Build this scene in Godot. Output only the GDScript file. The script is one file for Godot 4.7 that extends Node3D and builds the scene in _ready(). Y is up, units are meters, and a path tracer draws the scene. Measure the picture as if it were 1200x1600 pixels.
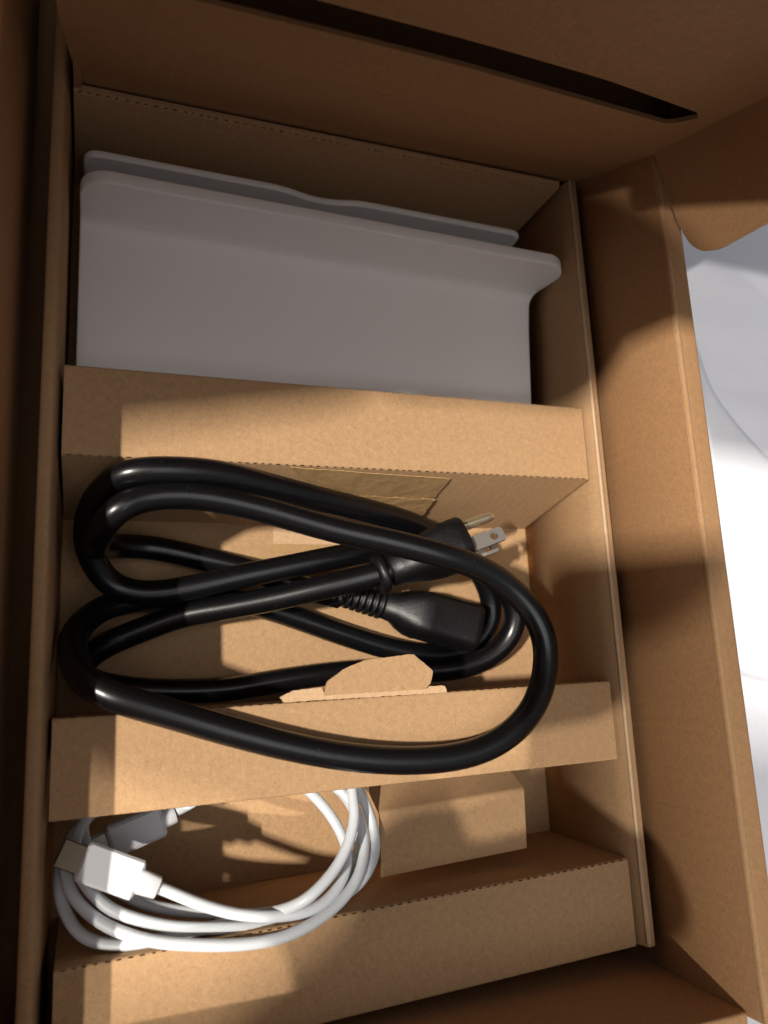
extends Node3D
# A shipping carton seen from above: kraft insert tray, coiled black power cord, white cable, white bracket.
# All lengths below are millimetres; K turns them into metres.

const K := 0.001
var rng := RandomNumberGenerator.new()
var M := {}


func v(x: float, y: float, z: float) -> Vector3:
	return Vector3(x, y, z) * K


func a3(a: Array) -> Vector3:
	return Vector3(a[0], a[1], a[2]) * K


# ---------------------------------------------------------------- naming
func thing(called: String, label: String, category: String, at := Vector3.ZERO, group := "") -> Node3D:
	var o := Node3D.new()
	o.name = called
	add_child(o, true)
	o.position = at
	o.set_meta("label", label)
	o.set_meta("category", category)
	if group:
		o.set_meta("group", group)
	return o


func put(called: String, mesh: Mesh, m: Material, parent: Node, label := "") -> MeshInstance3D:
	var o := MeshInstance3D.new()
	o.mesh = mesh
	o.material_override = m
	o.name = called
	parent.add_child(o, true)
	if label:
		o.set_meta("label", label)
	return o


# ---------------------------------------------------------------- mesh helpers
func begin() -> SurfaceTool:
	var st := SurfaceTool.new()
	st.begin(Mesh.PRIMITIVE_TRIANGLES)
	return st


func done(st: SurfaceTool) -> ArrayMesh:
	st.index()
	st.generate_normals()
	return st.commit()


func quad(st: SurfaceTool, a: Vector3, b: Vector3, c: Vector3, d: Vector3) -> void:
	for p in [a, b, c, a, c, d]:
		st.add_vertex(p)


# the same, wound so that it faces along out
func quad_out(st: SurfaceTool, a: Vector3, b: Vector3, c: Vector3, d: Vector3, out: Vector3) -> void:
	if (c - a).cross(d - b).dot(out) > 0.0:
		quad(st, a, d, c, b)
	else:
		quad(st, a, b, c, d)


func tri(st: SurfaceTool, a: Vector3, b: Vector3, c: Vector3) -> void:
	for p in [a, b, c]:
		st.add_vertex(p)


# a path with its inner corners rounded; radii per corner
func rounded(pts: Array, radii: Array, n := 4) -> PackedVector2Array:
	var out := PackedVector2Array()
	for i in pts.size():
		var p: Vector2 = pts[i]
		var r: float = radii[i]
		if r <= 0.0 or i == 0 or i == pts.size() - 1:
			out.append(p)
			continue
		var d0: Vector2 = (pts[i - 1] - p).normalized()
		var d1: Vector2 = (pts[i + 1] - p).normalized()
		var s := p + d0 * r
		var e := p + d1 * r
		for k in n + 1:
			var t := float(k) / n
			out.append(s.lerp(p, t).lerp(p.lerp(e, t), t))
	return out


func offset_path(path: PackedVector2Array, d: float) -> PackedVector2Array:
	var out := PackedVector2Array()
	for i in path.size():
		var t0 := (path[i] - path[max(i - 1, 0)]).normalized()
		var t1 := (path[min(i + 1, path.size() - 1)] - path[i]).normalized()
		if i == 0:
			t0 = t1
		if i == path.size() - 1:
			t1 = t0
		var t := (t0 + t1).normalized()
		var n := Vector2(t.y, -t.x)
		out.append(path[i] + n * d / maxf(0.5, n.dot(Vector2(t0.y, -t0.x))))
	return out


# A sheet of board folded along x: path in (z, y), thickness to its right-hand side. slits: indices of path points whose two neighbouring
# strips are cut through at intervals (the perforated creases of the insert).
func folded_board(path: PackedVector2Array, thick: float, x0: float, x1: float, slits: Array = [], period := 3.4, skew := 0.0) -> ArrayMesh:
	var st := begin()
	var inner := offset_path(path, thick)
	var xs: Array[float] = []
	var cut: Array[bool] = []
	if slits.is_empty():
		xs = [x0, (x0 + x1) * 0.5, x1]
		cut = [false, false]
	else:
		var x := x0
		while x < x1 - period:
			xs.append(x)
			cut.append(false)
			x += period * rng.randf_range(0.42, 0.7)
			xs.append(x)
			cut.append(true)
			x += period * rng.randf_range(0.3, 0.5)
		xs.append(x)
		cut.append(false)
		xs.append(x1)
	for i in path.size() - 1:
		var holed := slits.has(i)
		for j in xs.size() - 1:
			if holed and cut[j]:
				continue
			var za := skew * (xs[j] - x0) / (x1 - x0)
			var zb := skew * (xs[j + 1] - x0) / (x1 - x0)
			var p := path[i]
			var q := path[i + 1]
			st.set_smooth_group(1)
			quad(st, v(xs[j], p.y, p.x + za), v(xs[j], q.y, q.x + za), v(xs[j + 1], q.y, q.x + zb), v(xs[j + 1], p.y, p.x + zb))
			p = inner[i]
			q = inner[i + 1]
			st.set_smooth_group(2)
			quad(st, v(xs[j], p.y, p.x + za), v(xs[j + 1], p.y, p.x + zb), v(xs[j + 1], q.y, q.x + zb), v(xs[j], q.y, q.x + za))
	st.set_smooth_group(-1)
	for i in path.size() - 1:
		for e in [[x0, 0.0], [x1, skew]]:
			var o0 := path[i]
			var o1 := path[i + 1]
			var i0 := inner[i]
			var i1 := inner[i + 1]
			quad(st, v(e[0], o0.y, o0.x + e[1]), v(e[0], o1.y, o1.x + e[1]), v(e[0], i1.y, i1.x + e[1]), v(e[0], i0.y, i0.x + e[1]))
	for i in [0, path.size() - 1]:
		quad(st, v(x0, path[i].y, path[i].x), v(x1, path[i].y, path[i].x + skew), v(x1, inner[i].y, inner[i].x + skew), v(x0, inner[i].y, inner[i].x))
	return done(st)


# A closed outline in (x, y) drawn out along z, with caps; smooth round the outline where it bends little
func extruded(outline: PackedVector2Array, z0: float, z1: float, steps := 1, lean := Vector2.ZERO) -> ArrayMesh:
	var st := begin()
	var n := outline.size()
	for i in n:
		var p := outline[i]
		var q := outline[(i + 1) % n]
		for k in steps:
			var ta := float(k) / steps
			var tb := float(k + 1) / steps
			var la := lean * ta
			var lb := lean * tb
			st.set_smooth_group(1)
			quad(st, v(p.x + la.x, p.y + la.y, lerpf(z0, z1, ta)), v(q.x + la.x, q.y + la.y, lerpf(z0, z1, ta)), v(q.x + lb.x, q.y + lb.y, lerpf(z0, z1, tb)), v(p.x + lb.x, p.y + lb.y, lerpf(z0, z1, tb)))
	st.set_smooth_group(-1)
	var t := Geometry2D.triangulate_polygon(outline)
	for i in range(0, t.size(), 3):
		var a := outline[t[i]]
		var b := outline[t[i + 1]]
		var c := outline[t[i + 2]]
		tri(st, v(a.x, a.y, z0), v(b.x, b.y, z0), v(c.x, c.y, z0))
		tri(st, v(a.x + lean.x, a.y + lean.y, z1), v(c.x + lean.x, c.y + lean.y, z1), v(b.x + lean.x, b.y + lean.y, z1))
	return done(st)


# A flat plate: outline (u, w) in the plane origin + u*eu + w*ew, thickness along en, both faces and the cut edge, edge faintly rough
func plate_into(st: SurfaceTool, outline: PackedVector2Array, origin: Vector3, eu: Vector3, ew: Vector3, en: Vector3, thick: float) -> void:
	st.set_smooth_group(-1)
	var up := en * thick * K
	var P := func(p: Vector2) -> Vector3: return origin + (eu * p.x + ew * p.y) * K
	var t := Geometry2D.triangulate_polygon(outline)
	for i in range(0, t.size(), 3):
		var a: Vector3 = P.call(outline[t[i]])
		var b: Vector3 = P.call(outline[t[i + 1]])
		var c: Vector3 = P.call(outline[t[i + 2]])
		tri(st, a, b, c)
		tri(st, a + up, c + up, b + up)
	var n := outline.size()
	for i in n:
		var a: Vector3 = P.call(outline[i])
		var b: Vector3 = P.call(outline[(i + 1) % n])
		quad(st, a, b, b + up, a + up)


# the outline of hand-torn or die-cut board: subdivided and slightly ragged
func frayed(outline: PackedVector2Array, step: float, amp: float) -> PackedVector2Array:
	var out := PackedVector2Array()
	for i in outline.size():
		var p := outline[i]
		var q := outline[(i + 1) % outline.size()]
		var n := maxi(1, int(p.distance_to(q) / step))
		for k in n:
			var j := Vector2(rng.randf_range(-amp, amp), rng.randf_range(-amp, amp))
			out.append(p.lerp(q, float(k) / n) + j)
	return out


func plate(outline: PackedVector2Array, origin: Vector3, eu: Vector3, ew: Vector3, en: Vector3, thick: float) -> ArrayMesh:
	var st := begin()
	plate_into(st, outline, origin, eu, ew, en, thick)
	return done(st)


func smooth_line(pts: Array, per := 8) -> PackedVector3Array:
	var out := PackedVector3Array()
	var n := pts.size()
	for i in n - 1:
		var p0: Vector3 = pts[max(i - 1, 0)]
		var p1: Vector3 = pts[i]
		var p2: Vector3 = pts[i + 1]
		var p3: Vector3 = pts[min(i + 2, n - 1)]
		for k in per:
			var t := float(k) / per
			# centripetal-like Catmull-Rom by length-scaled tangents
			var d := p1.distance_to(p2)
			var m1 := (p2 - p0) / maxf(p0.distance_to(p1) + d, 1e-6) * d
			var m2 := (p3 - p1) / maxf(d + p2.distance_to(p3), 1e-6) * d
			var t2 := t * t
			var t3 := t2 * t
			out.append(p1 * (2 * t3 - 3 * t2 + 1) + m1 * (t3 - 2 * t2 + t) + p2 * (-2 * t3 + 3 * t2) + m2 * (t3 - t2))
	out.append(pts[n - 1])
	# relax the joints so that the line bends like cable
	for _it in 10:
		var nxt := out.duplicate()
		for i in range(1, out.size() - 1):
			nxt[i] = out[i] * 0.5 + (out[i - 1] + out[i + 1]) * 0.25
		out = nxt
	return out


func tube(st: SurfaceTool, line: PackedVector3Array, radii: Callable, segs := 20, caps := true) -> void:
	st.set_smooth_group(1)
	var n := line.size()
	var side := Vector3.ZERO
	var prev: Array[Vector3] = []
	for i in n:
		var t := (line[min(i + 1, n - 1)] - line[max(i - 1, 0)]).normalized()
		if i == 0:
			side = t.cross(Vector3.UP if absf(t.y) < 0.9 else Vector3.RIGHT).normalized()
		side = (side - t * side.dot(t)).normalized()
		var up := t.cross(side)
		var r: float = radii.call(float(i) / (n - 1)) * K
		var ring: Array[Vector3] = []
		for k in segs:
			var a := TAU * k / segs
			ring.append(line[i] + (side * cos(a) + up * sin(a)) * r)
		if i > 0:
			for k in segs:
				var k2 := (k + 1) % segs
				quad(st, prev[k], ring[k], ring[k2], prev[k2])
		if caps and (i == 0 or i == n - 1):
			for k in segs:
				var k2 := (k + 1) % segs
				st.set_smooth_group(-1)
				if i == 0:
					tri(st, line[i], ring[k], ring[k2])
				else:
					tri(st, line[i], ring[k2], ring[k])
				st.set_smooth_group(1)
		prev = ring


# A body lofted along axis through sections [t, half-width, half-height, exponent]
func loft(st: SurfaceTool, origin: Vector3, axis: Vector3, e1: Vector3, e2: Vector3, sections: Array, segs := 40) -> void:
	var prev: Array[Vector3] = []
	for i in sections.size():
		var s: Array = sections[i]
		var c = origin + axis * s[0] * K
		var ring: Array[Vector3] = []
		for k in segs:
			var a := TAU * k / segs
			var x = signf(cos(a)) * pow(absf(cos(a)), 2.0 / s[3]) * s[1]
			var y = signf(sin(a)) * pow(absf(sin(a)), 2.0 / s[3]) * s[2]
			ring.append(c + (e1 * x + e2 * y) * K)
		st.set_smooth_group(1)
		if i > 0:
			for k in segs:
				var k2 := (k + 1) % segs
				quad(st, prev[k], prev[k2], ring[k2], ring[k])
		if i == 0 or i == sections.size() - 1:
			st.set_smooth_group(-1)
			for k in segs:
				tri(st, c, ring[k], ring[(k + 1) % segs])
		prev = ring


# a box with chamfered edges in the frame ex, ey, ez (unit), half sizes in mm
func chamfered(st: SurfaceTool, c: Vector3, ex: Vector3, ey: Vector3, ez: Vector3, h: Vector3, r: float) -> void:
	var sec := []
	for s in [[-1.0, 1.0], [-1.0, 0.0], [1.0, 0.0], [1.0, 1.0]]:
		sec.append([s[0] * (h.z - (0.0 if s[1] else r)), h.x - (r if s[1] else 0.0), h.y - (r if s[1] else 0.0)])
	var prev: Array[Vector3] = []
	st.set_smooth_group(-1)
	for i in 4:
		var s: Array = sec[i]
		var ring: Array[Vector3] = []
		var q := r * 0.9
		for p in [[-1, -1, 1, 0], [-1, -1, 0, 1], [-1, 1, 0, 1], [-1, 1, 1, 0], [1, 1, 1, 0], [1, 1, 0, 1], [1, -1, 0, 1], [1, -1, 1, 0]]:
			var x: float = p[0] * (s[1] - (q if p[2] else 0.0))
			var y: float = p[1] * (s[2] - (q if p[3] else 0.0))
			ring.append(c + (ex * x + ey * y + ez * s[0]) * K)
		if i > 0:
			for k in 8:
				quad(st, prev[k], prev[(k + 1) % 8], ring[(k + 1) % 8], ring[k])
		if i == 0 or i == 3:
			var mid = c + ez * s[0] * K
			for k in 8:
				tri(st, mid, ring[k], ring[(k + 1) % 8])
		prev = ring


# ---------------------------------------------------------------- textures and materials
func fibre_picture(size: int, base: float, mottle: float, strokes: int, stroke_tone: float, seed_at: int, specks := 0) -> Image:
	var noise := FastNoiseLite.new()
	noise.seed = seed_at
	noise.noise_type = FastNoiseLite.TYPE_SIMPLEX_SMOOTH
	noise.frequency = 0.03
	noise.fractal_octaves = 5
	var soft := noise.get_seamless_image(size, size)
	soft.convert(Image.FORMAT_L8)
	var data := soft.get_data()
	var f := PackedFloat32Array()
	f.resize(size * size)
	for i in size * size:
		f[i] = base + (data[i] / 255.0 - 0.5) * mottle
	var r := RandomNumberGenerator.new()
	r.seed = seed_at + 7
	for s in strokes:
		var x := r.randf() * size
		var y := r.randf() * size
		var a := r.randf() * TAU
		var bend := r.randf_range(-0.06, 0.06)
		var tone := r.randfn(0.0, 1.0) * stroke_tone
		for k in r.randi_range(4, 16):
			var at := (int(y) % size + size) % size * size + (int(x) % size + size) % size
			f[at] += tone
			x += cos(a)
			y += sin(a)
			a += bend
	for s in specks:
		var x := r.randi() % size
		var y := r.randi() % size
		var tone := r.randf_range(-0.35, -0.12)
		for dx in r.randi_range(1, 3):
			for dy in r.randi_range(1, 2):
				f[(y + dy) % size * size + (x + dx) % size] += tone
	var bytes := PackedByteArray()
	bytes.resize(size * size)
	for i in size * size:
		bytes[i] = int(clampf(f[i], 0.0, 1.0) * 255.0)
	return Image.create_from_data(size, size, false, Image.FORMAT_L8, bytes)


func kraft(tone: Color, tex: Texture2D, relief: Texture2D, scale := 9.5) -> StandardMaterial3D:
	var m := StandardMaterial3D.new()
	m.albedo_color = tone
	m.albedo_texture = tex
	m.roughness = 0.82
	m.metallic_specular = 0.35
	m.uv1_triplanar = true
	m.uv1_scale = Vector3.ONE * scale
	m.heightmap_enabled = true
	m.heightmap_texture = relief
	m.heightmap_scale = 0.008
	return m


func plain(tone: Color, rough: float, spec := 0.5) -> StandardMaterial3D:
	var m := StandardMaterial3D.new()
	m.albedo_color = tone
	m.roughness = rough
	m.metallic_specular = spec
	return m


func make_materials() -> void:
	var fib := fibre_picture(1024, 0.88, 0.06, 46000, 0.062, 3, 110)
	var fibre := ImageTexture.create_from_image(fib)
	var fine := ImageTexture.create_from_image(fibre_picture(1024, 0.5, 0.5, 60000, 0.10, 11))
	var ribs := fibre_picture(1024, 0.5, 0.4, 60000, 0.10, 11)
	for y in 1024:
		for x in 1024:
			var c := ribs.get_pixel(x, y).r + 0.15 * sin(TAU * 24.0 * x / 1024.0)
			ribs.set_pixel(x, y, Color(c, c, c))
	var fluted := ImageTexture.create_from_image(ribs)
	M.kraft = kraft(Color(0.782, 0.630, 0.464), fibre, fluted)
	M.kraft_wall = kraft(Color(0.759, 0.584, 0.412), fibre, fluted, 9.0)
	M.worn_glint = kraft(Color(0.87, 0.755, 0.62), fibre, fluted, 14.0)  # worn paper of the folds, with the crease highlight put into its pale colour
	M.worn_glint.roughness = 0.5
	M.kraft_tape = kraft(Color(0.775, 0.63, 0.435), fibre, fine, 13.0)
	M.kraft_patch = kraft(Color(0.88, 0.735, 0.575), fibre, fine, 13.0)
	# black jacket: faint orange-peel, dust specks that lie on it
	var dust := Image.create(1024, 1024, false, Image.FORMAT_RGB8)
	dust.fill(Color(0.045, 0.047, 0.053))
	var r := RandomNumberGenerator.new()
	r.seed = 5
	for s in 420:
		var x := r.randi() % 1020
		var y := r.randi() % 1020
		var g := r.randf_range(0.13, 0.34)
		for k in r.randi_range(1, 4):
			for q in 2:
				dust.set_pixel((x + (k if s % 2 else q)) % 1024, (y + (q if s % 2 else k)) % 1024, Color(g, g, g * 0.97))
	for s in 26:
		var x := r.randf_range(50, 970)
		var y := r.randf_range(50, 970)
		var a := r.randf() * TAU
		for k in r.randi_range(10, 36):
			dust.set_pixel(int(x), int(y), Color(0.27, 0.27, 0.28))
			x += cos(a)
			y += sin(a)
			a += 0.03
	var dust_tex := ImageTexture.create_from_image(dust)
	var j := StandardMaterial3D.new()
	j.albedo_texture = dust_tex
	j.roughness = 0.29
	j.metallic_specular = 0.5
	j.uv1_triplanar = true
	j.uv1_scale = Vector3.ONE * 9.0
	j.heightmap_enabled = true
	j.heightmap_texture = fine
	j.heightmap_scale = 0.003
	M.jacket = j
	var b := j.duplicate()
	b.roughness = 0.42
	b.uv1_scale = Vector3.ONE * 16.0
	b.heightmap_scale = 0.013
	M.moulded = b
	M.bracket = plain(Color(0.945, 0.935, 0.93), 0.55, 0.4)
	M.bracket.heightmap_enabled = true
	M.bracket.heightmap_texture = fine
	M.bracket.heightmap_scale = 0.006
	M.bracket.uv1_triplanar = true
	M.bracket.uv1_scale = Vector3.ONE * 14.0
	M.white_jacket = plain(Color(0.81, 0.83, 0.845), 0.38, 0.5)
	M.white_plug = plain(Color(0.83, 0.835, 0.85), 0.42, 0.5)
	M.nickel = plain(Color(0.86, 0.85, 0.83), 0.34)
	M.nickel.metallic = 0.88
	M.usb_shell = plain(Color(0.40, 0.345, 0.28), 0.26)
	M.usb_shell.metallic = 0.85
	M.brass = plain(Color(0.86, 0.81, 0.68), 0.22)
	M.brass.metallic = 0.88
	var sh := plain(Color(0.80, 0.81, 0.84), 0.6, 0.4)
	sh.heightmap_enabled = true
	sh.heightmap_texture = fine
	sh.heightmap_scale = 0.02
	sh.uv1_triplanar = true
	sh.uv1_scale = Vector3.ONE * 5.0
	M.sheet = sh
	M.phone = plain(Color(0.06, 0.06, 0.07), 0.3)
	M.skin = plain(Color(0.78, 0.60, 0.50), 0.55)
	M.sleeve = plain(Color(0.22, 0.24, 0.30), 0.9)
	M.socket = plain(Color(0.85, 0.85, 0.84), 0.5)


# ---------------------------------------------------------------- light
func pendant(at: Vector3, energy: float, label: String, tone: Color) -> void:
	var o := thing("pendant_lamp", label, "lamp", at * K)
	var bulb := SphereMesh.new()
	bulb.radius = 0.03
	bulb.height = 0.06
	var glow := plain(Color(0.9, 0.9, 0.88), 0.3)
	glow.emission_enabled = true
	glow.emission = tone
	glow.emission_energy_multiplier = 2.0
	put("bulb", bulb, glow, o)
	var cap := CylinderMesh.new()
	cap.top_radius = 0.014
	cap.bottom_radius = 0.018
	cap.height = 0.05
	put("socket", cap, M.socket, o).position = Vector3(0, 0.05, 0)
	var flex := CylinderMesh.new()
	flex.top_radius = 0.003
	flex.bottom_radius = 0.003
	flex.height = 0.5
	put("flex", flex, M.socket, o).position = Vector3(0, 0.32, 0)
	var l := OmniLight3D.new()
	l.name = "bulb_light"
	l.light_color = tone
	l.light_energy = energy
	l.light_size = 0.026
	l.omni_range = 8.0
	l.omni_attenuation = 2.0
	l.shadow_enabled = true
	o.add_child(l)


func added_fill_panel(at: Vector3, side: float, energy: float, tone: Color) -> void:  # added fill light standing in for ceiling bounce, no known fitting
	var o := thing("added_fill_panel", "wide dim square fill panel added high above the carton", "lamp", at * K)
	o.basis = Basis.looking_at(Vector3.DOWN, Vector3.FORWARD)
	var st := begin()
	var glow := plain(Color(0.8, 0.8, 0.8), 0.6)
	glow.emission_enabled = true
	glow.emission = tone
	glow.emission_energy_multiplier = 0.3
	chamfered(st, Vector3(0, 0, 0.012), Vector3.RIGHT, Vector3.UP, Vector3.BACK, Vector3(side / 2, side / 2, 6), 2.0)
	put("diffuser", done(st), glow, o)
	st = begin()
	chamfered(st, Vector3(0, 0, 0.035), Vector3.RIGHT, Vector3.UP, Vector3.BACK, Vector3(side / 2 + 20, side / 2 + 20, 16), 4.0)
	put("housing", done(st), M.socket, o)
	var l := AreaLight3D.new()
	l.name = "added_fill_light"
	l.area_size = Vector2(side, side) * K
	l.light_color = tone
	l.light_energy = energy
	l.area_range = 8.0
	l.area_attenuation = 2.0
	l.shadow_enabled = true
	o.add_child(l)


func tube_lamp(at: Vector3, energy: float, tone: Color) -> void:
	var o := thing("tube_lamp", "short white tube lamp high up to the left of the carton", "lamp", at * K)
	var aim := v(110, 50, 60) - at * K
	o.basis = Basis.looking_at(aim, Vector3.BACK)
	var st := begin()
	var glow := plain(Color(0.9, 0.9, 0.88), 0.3)
	glow.emission_enabled = true
	glow.emission = tone
	glow.emission_energy_multiplier = 2.0
	tube(st, PackedVector3Array([Vector3(0, -0.085, 0.022), Vector3(0, 0.085, 0.022)]), func(_t: float) -> float: return 19.0, 20)
	put("tube", done(st), glow, o)
	st = begin()
	chamfered(st, Vector3(0, 0, 0.062), Vector3.RIGHT, Vector3.UP, Vector3.BACK, Vector3(32, 100, 18), 4.0)
	put("housing", done(st), M.socket, o)
	var l := AreaLight3D.new()
	l.name = "tube_light"
	l.area_size = Vector2(0.036, 0.15)
	l.light_color = tone
	l.light_energy = energy
	l.area_range = 8.0
	l.area_attenuation = 2.0
	l.shadow_enabled = true
	o.add_child(l)


# ---------------------------------------------------------------- the scene
func _ready() -> void:
	rng.seed = 42
	var cam := Camera3D.new()
	cam.name = "camera"
	var right := Vector3(0.9364830, 0.3474641, 0.0476260)
	var up := Vector3(-0.0247395, 0.2009074, -0.9792978)
	var back := Vector3(-0.3498392, 0.9159175, 0.1967425)
	cam.transform = Transform3D(Basis(right, up, back), v(10.05, 339.1, 126.1))
	cam.fov = 66.08
	cam.near = 0.02
	cam.far = 20.0
	var lens := CameraAttributesPhysical.new()
	lens.frustum_focal_length = 18.45
	lens.frustum_focus_distance = 0.30
	lens.frustum_near = 0.02
	lens.frustum_far = 20.0
	lens.exposure_aperture = 6.0
	cam.attributes = lens
	add_child(cam)
	cam.current = true

	var env := Environment.new()
	env.background_mode = Environment.BG_COLOR
	env.background_color = Color(0.43, 0.427, 0.437)
	env.background_energy_multiplier = 1.0
	env.tonemap_mode = Environment.TONE_MAPPER_LINEAR
	env.tonemap_exposure = 1.0
	env.sdfgi_enabled = true
	env.ssao_enabled = true
	env.ssil_enabled = true
	var we := WorldEnvironment.new()
	we.name = "world_environment"
	we.environment = env
	add_child(we)

	make_materials()
	tube_lamp(Vector3(-1912, 2610, 275), 16.8, Color(1.0, 0.965, 0.92))
	pendant(Vector3(-1537, 2610, 1230), 7.0, "bare bulb hanging nearer the front of the carton", Color(1.0, 0.965, 0.92))

	added_fill_panel(Vector3(-150, 2750, 850), 1900.0, 1.7, Color(0.98, 0.99, 1.0))
	white_sheet()
	shipping_carton()
	insert_tray()
	bracket()
	power_cord()
	white_cable()
	phone()


func white_sheet() -> void:
	var n := FastNoiseLite.new()
	n.seed = 8
	n.frequency = 7.0
	n.fractal_octaves = 3
	var st := begin()
	st.set_smooth_group(1)
	var xs: Array[float] = []
	for i in 33:
		xs.append(-420.0 + i * 20.0)
	for i in 60:
		xs.append(236.0 + i * 6.0)
	xs.append(700.0)
	var H := func(x: float, z: float) -> Vector3:
		var y := -3.0
		if x > 240:
			y += n.get_noise_2d(x * K, z * K) * 2.0 * smoothstep(240, 330, x)
			y += absf(n.get_noise_2d(x * K * 0.5 + 3.0, z * K * 0.9)) * 7.0 * smoothstep(330, 380, x)
			y += 3.4 * exp(-pow((z - 139.0 - (x - 335) * 0.15 - sin(x * 0.11) * 1.6) / 3.0, 2.0)) * smoothstep(300, 330, x)
		return v(x, minf(y, -1.0) if x < 300 else y, z)
	for i in xs.size() - 1:
		for j in 300:
			var z0 := -420.0 + j * 3.0
			quad(st, H.call(xs[i], z0), H.call(xs[i + 1], z0), H.call(xs[i + 1], z0 + 3.0), H.call(xs[i], z0 + 3.0))
	put("white_sheet", done(st), M.sheet, self).set_meta("kind", "structure")
	# upper layer of the sheet, its curved edge falling away to the far right
	var edge := [Vector2(250, -260), Vector2(300, -150), Vector2(329, -80), Vector2(338, -45), Vector2(343, -24), Vector2(354, -9), Vector2(369, 7), Vector2(386, 22), Vector2(420, 48), Vector2(480, 92), Vector2(560, 150)]
	st = begin()
	var line: Array = []
	for p in edge:
		line.append(Vector3(p.x, 0, p.y))
	var fine := smooth_line(line, 6)
	var prof := [Vector2(1.6, -4.0), Vector2(0.4, -2.0), Vector2(0, 1.6), Vector2(0.8, 4.6), Vector2(2.6, 6.4), Vector2(7, 7.4), Vector2(22, 6.2), Vector2(50, 3.0), Vector2(86, -1.0), Vector2(100, -5.0)]
	for i in fine.size() - 1:
		for k in prof.size() - 1:
			var P := func(at: int, c: int) -> Vector3:
				var t := (fine[min(at + 1, fine.size() - 1)] - fine[max(at - 1, 0)]).normalized()
				var side := Vector3(-t.z, 0, t.x)
				var q = fine[at] + side * prof[c].x
				return v(q.x, prof[c].y + n.get_noise_2d(q.x * K * 0.6, q.z * K * 0.6) * 3.0 * smoothstep(3, 40, prof[c].x), q.z)
			st.set_smooth_group(1)
			quad(st, P.call(i, k), P.call(i + 1, k), P.call(i + 1, k + 1), P.call(i, k + 1))
	put("white_sheet", done(st), M.sheet, self).set_meta("kind", "structure")


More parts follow.
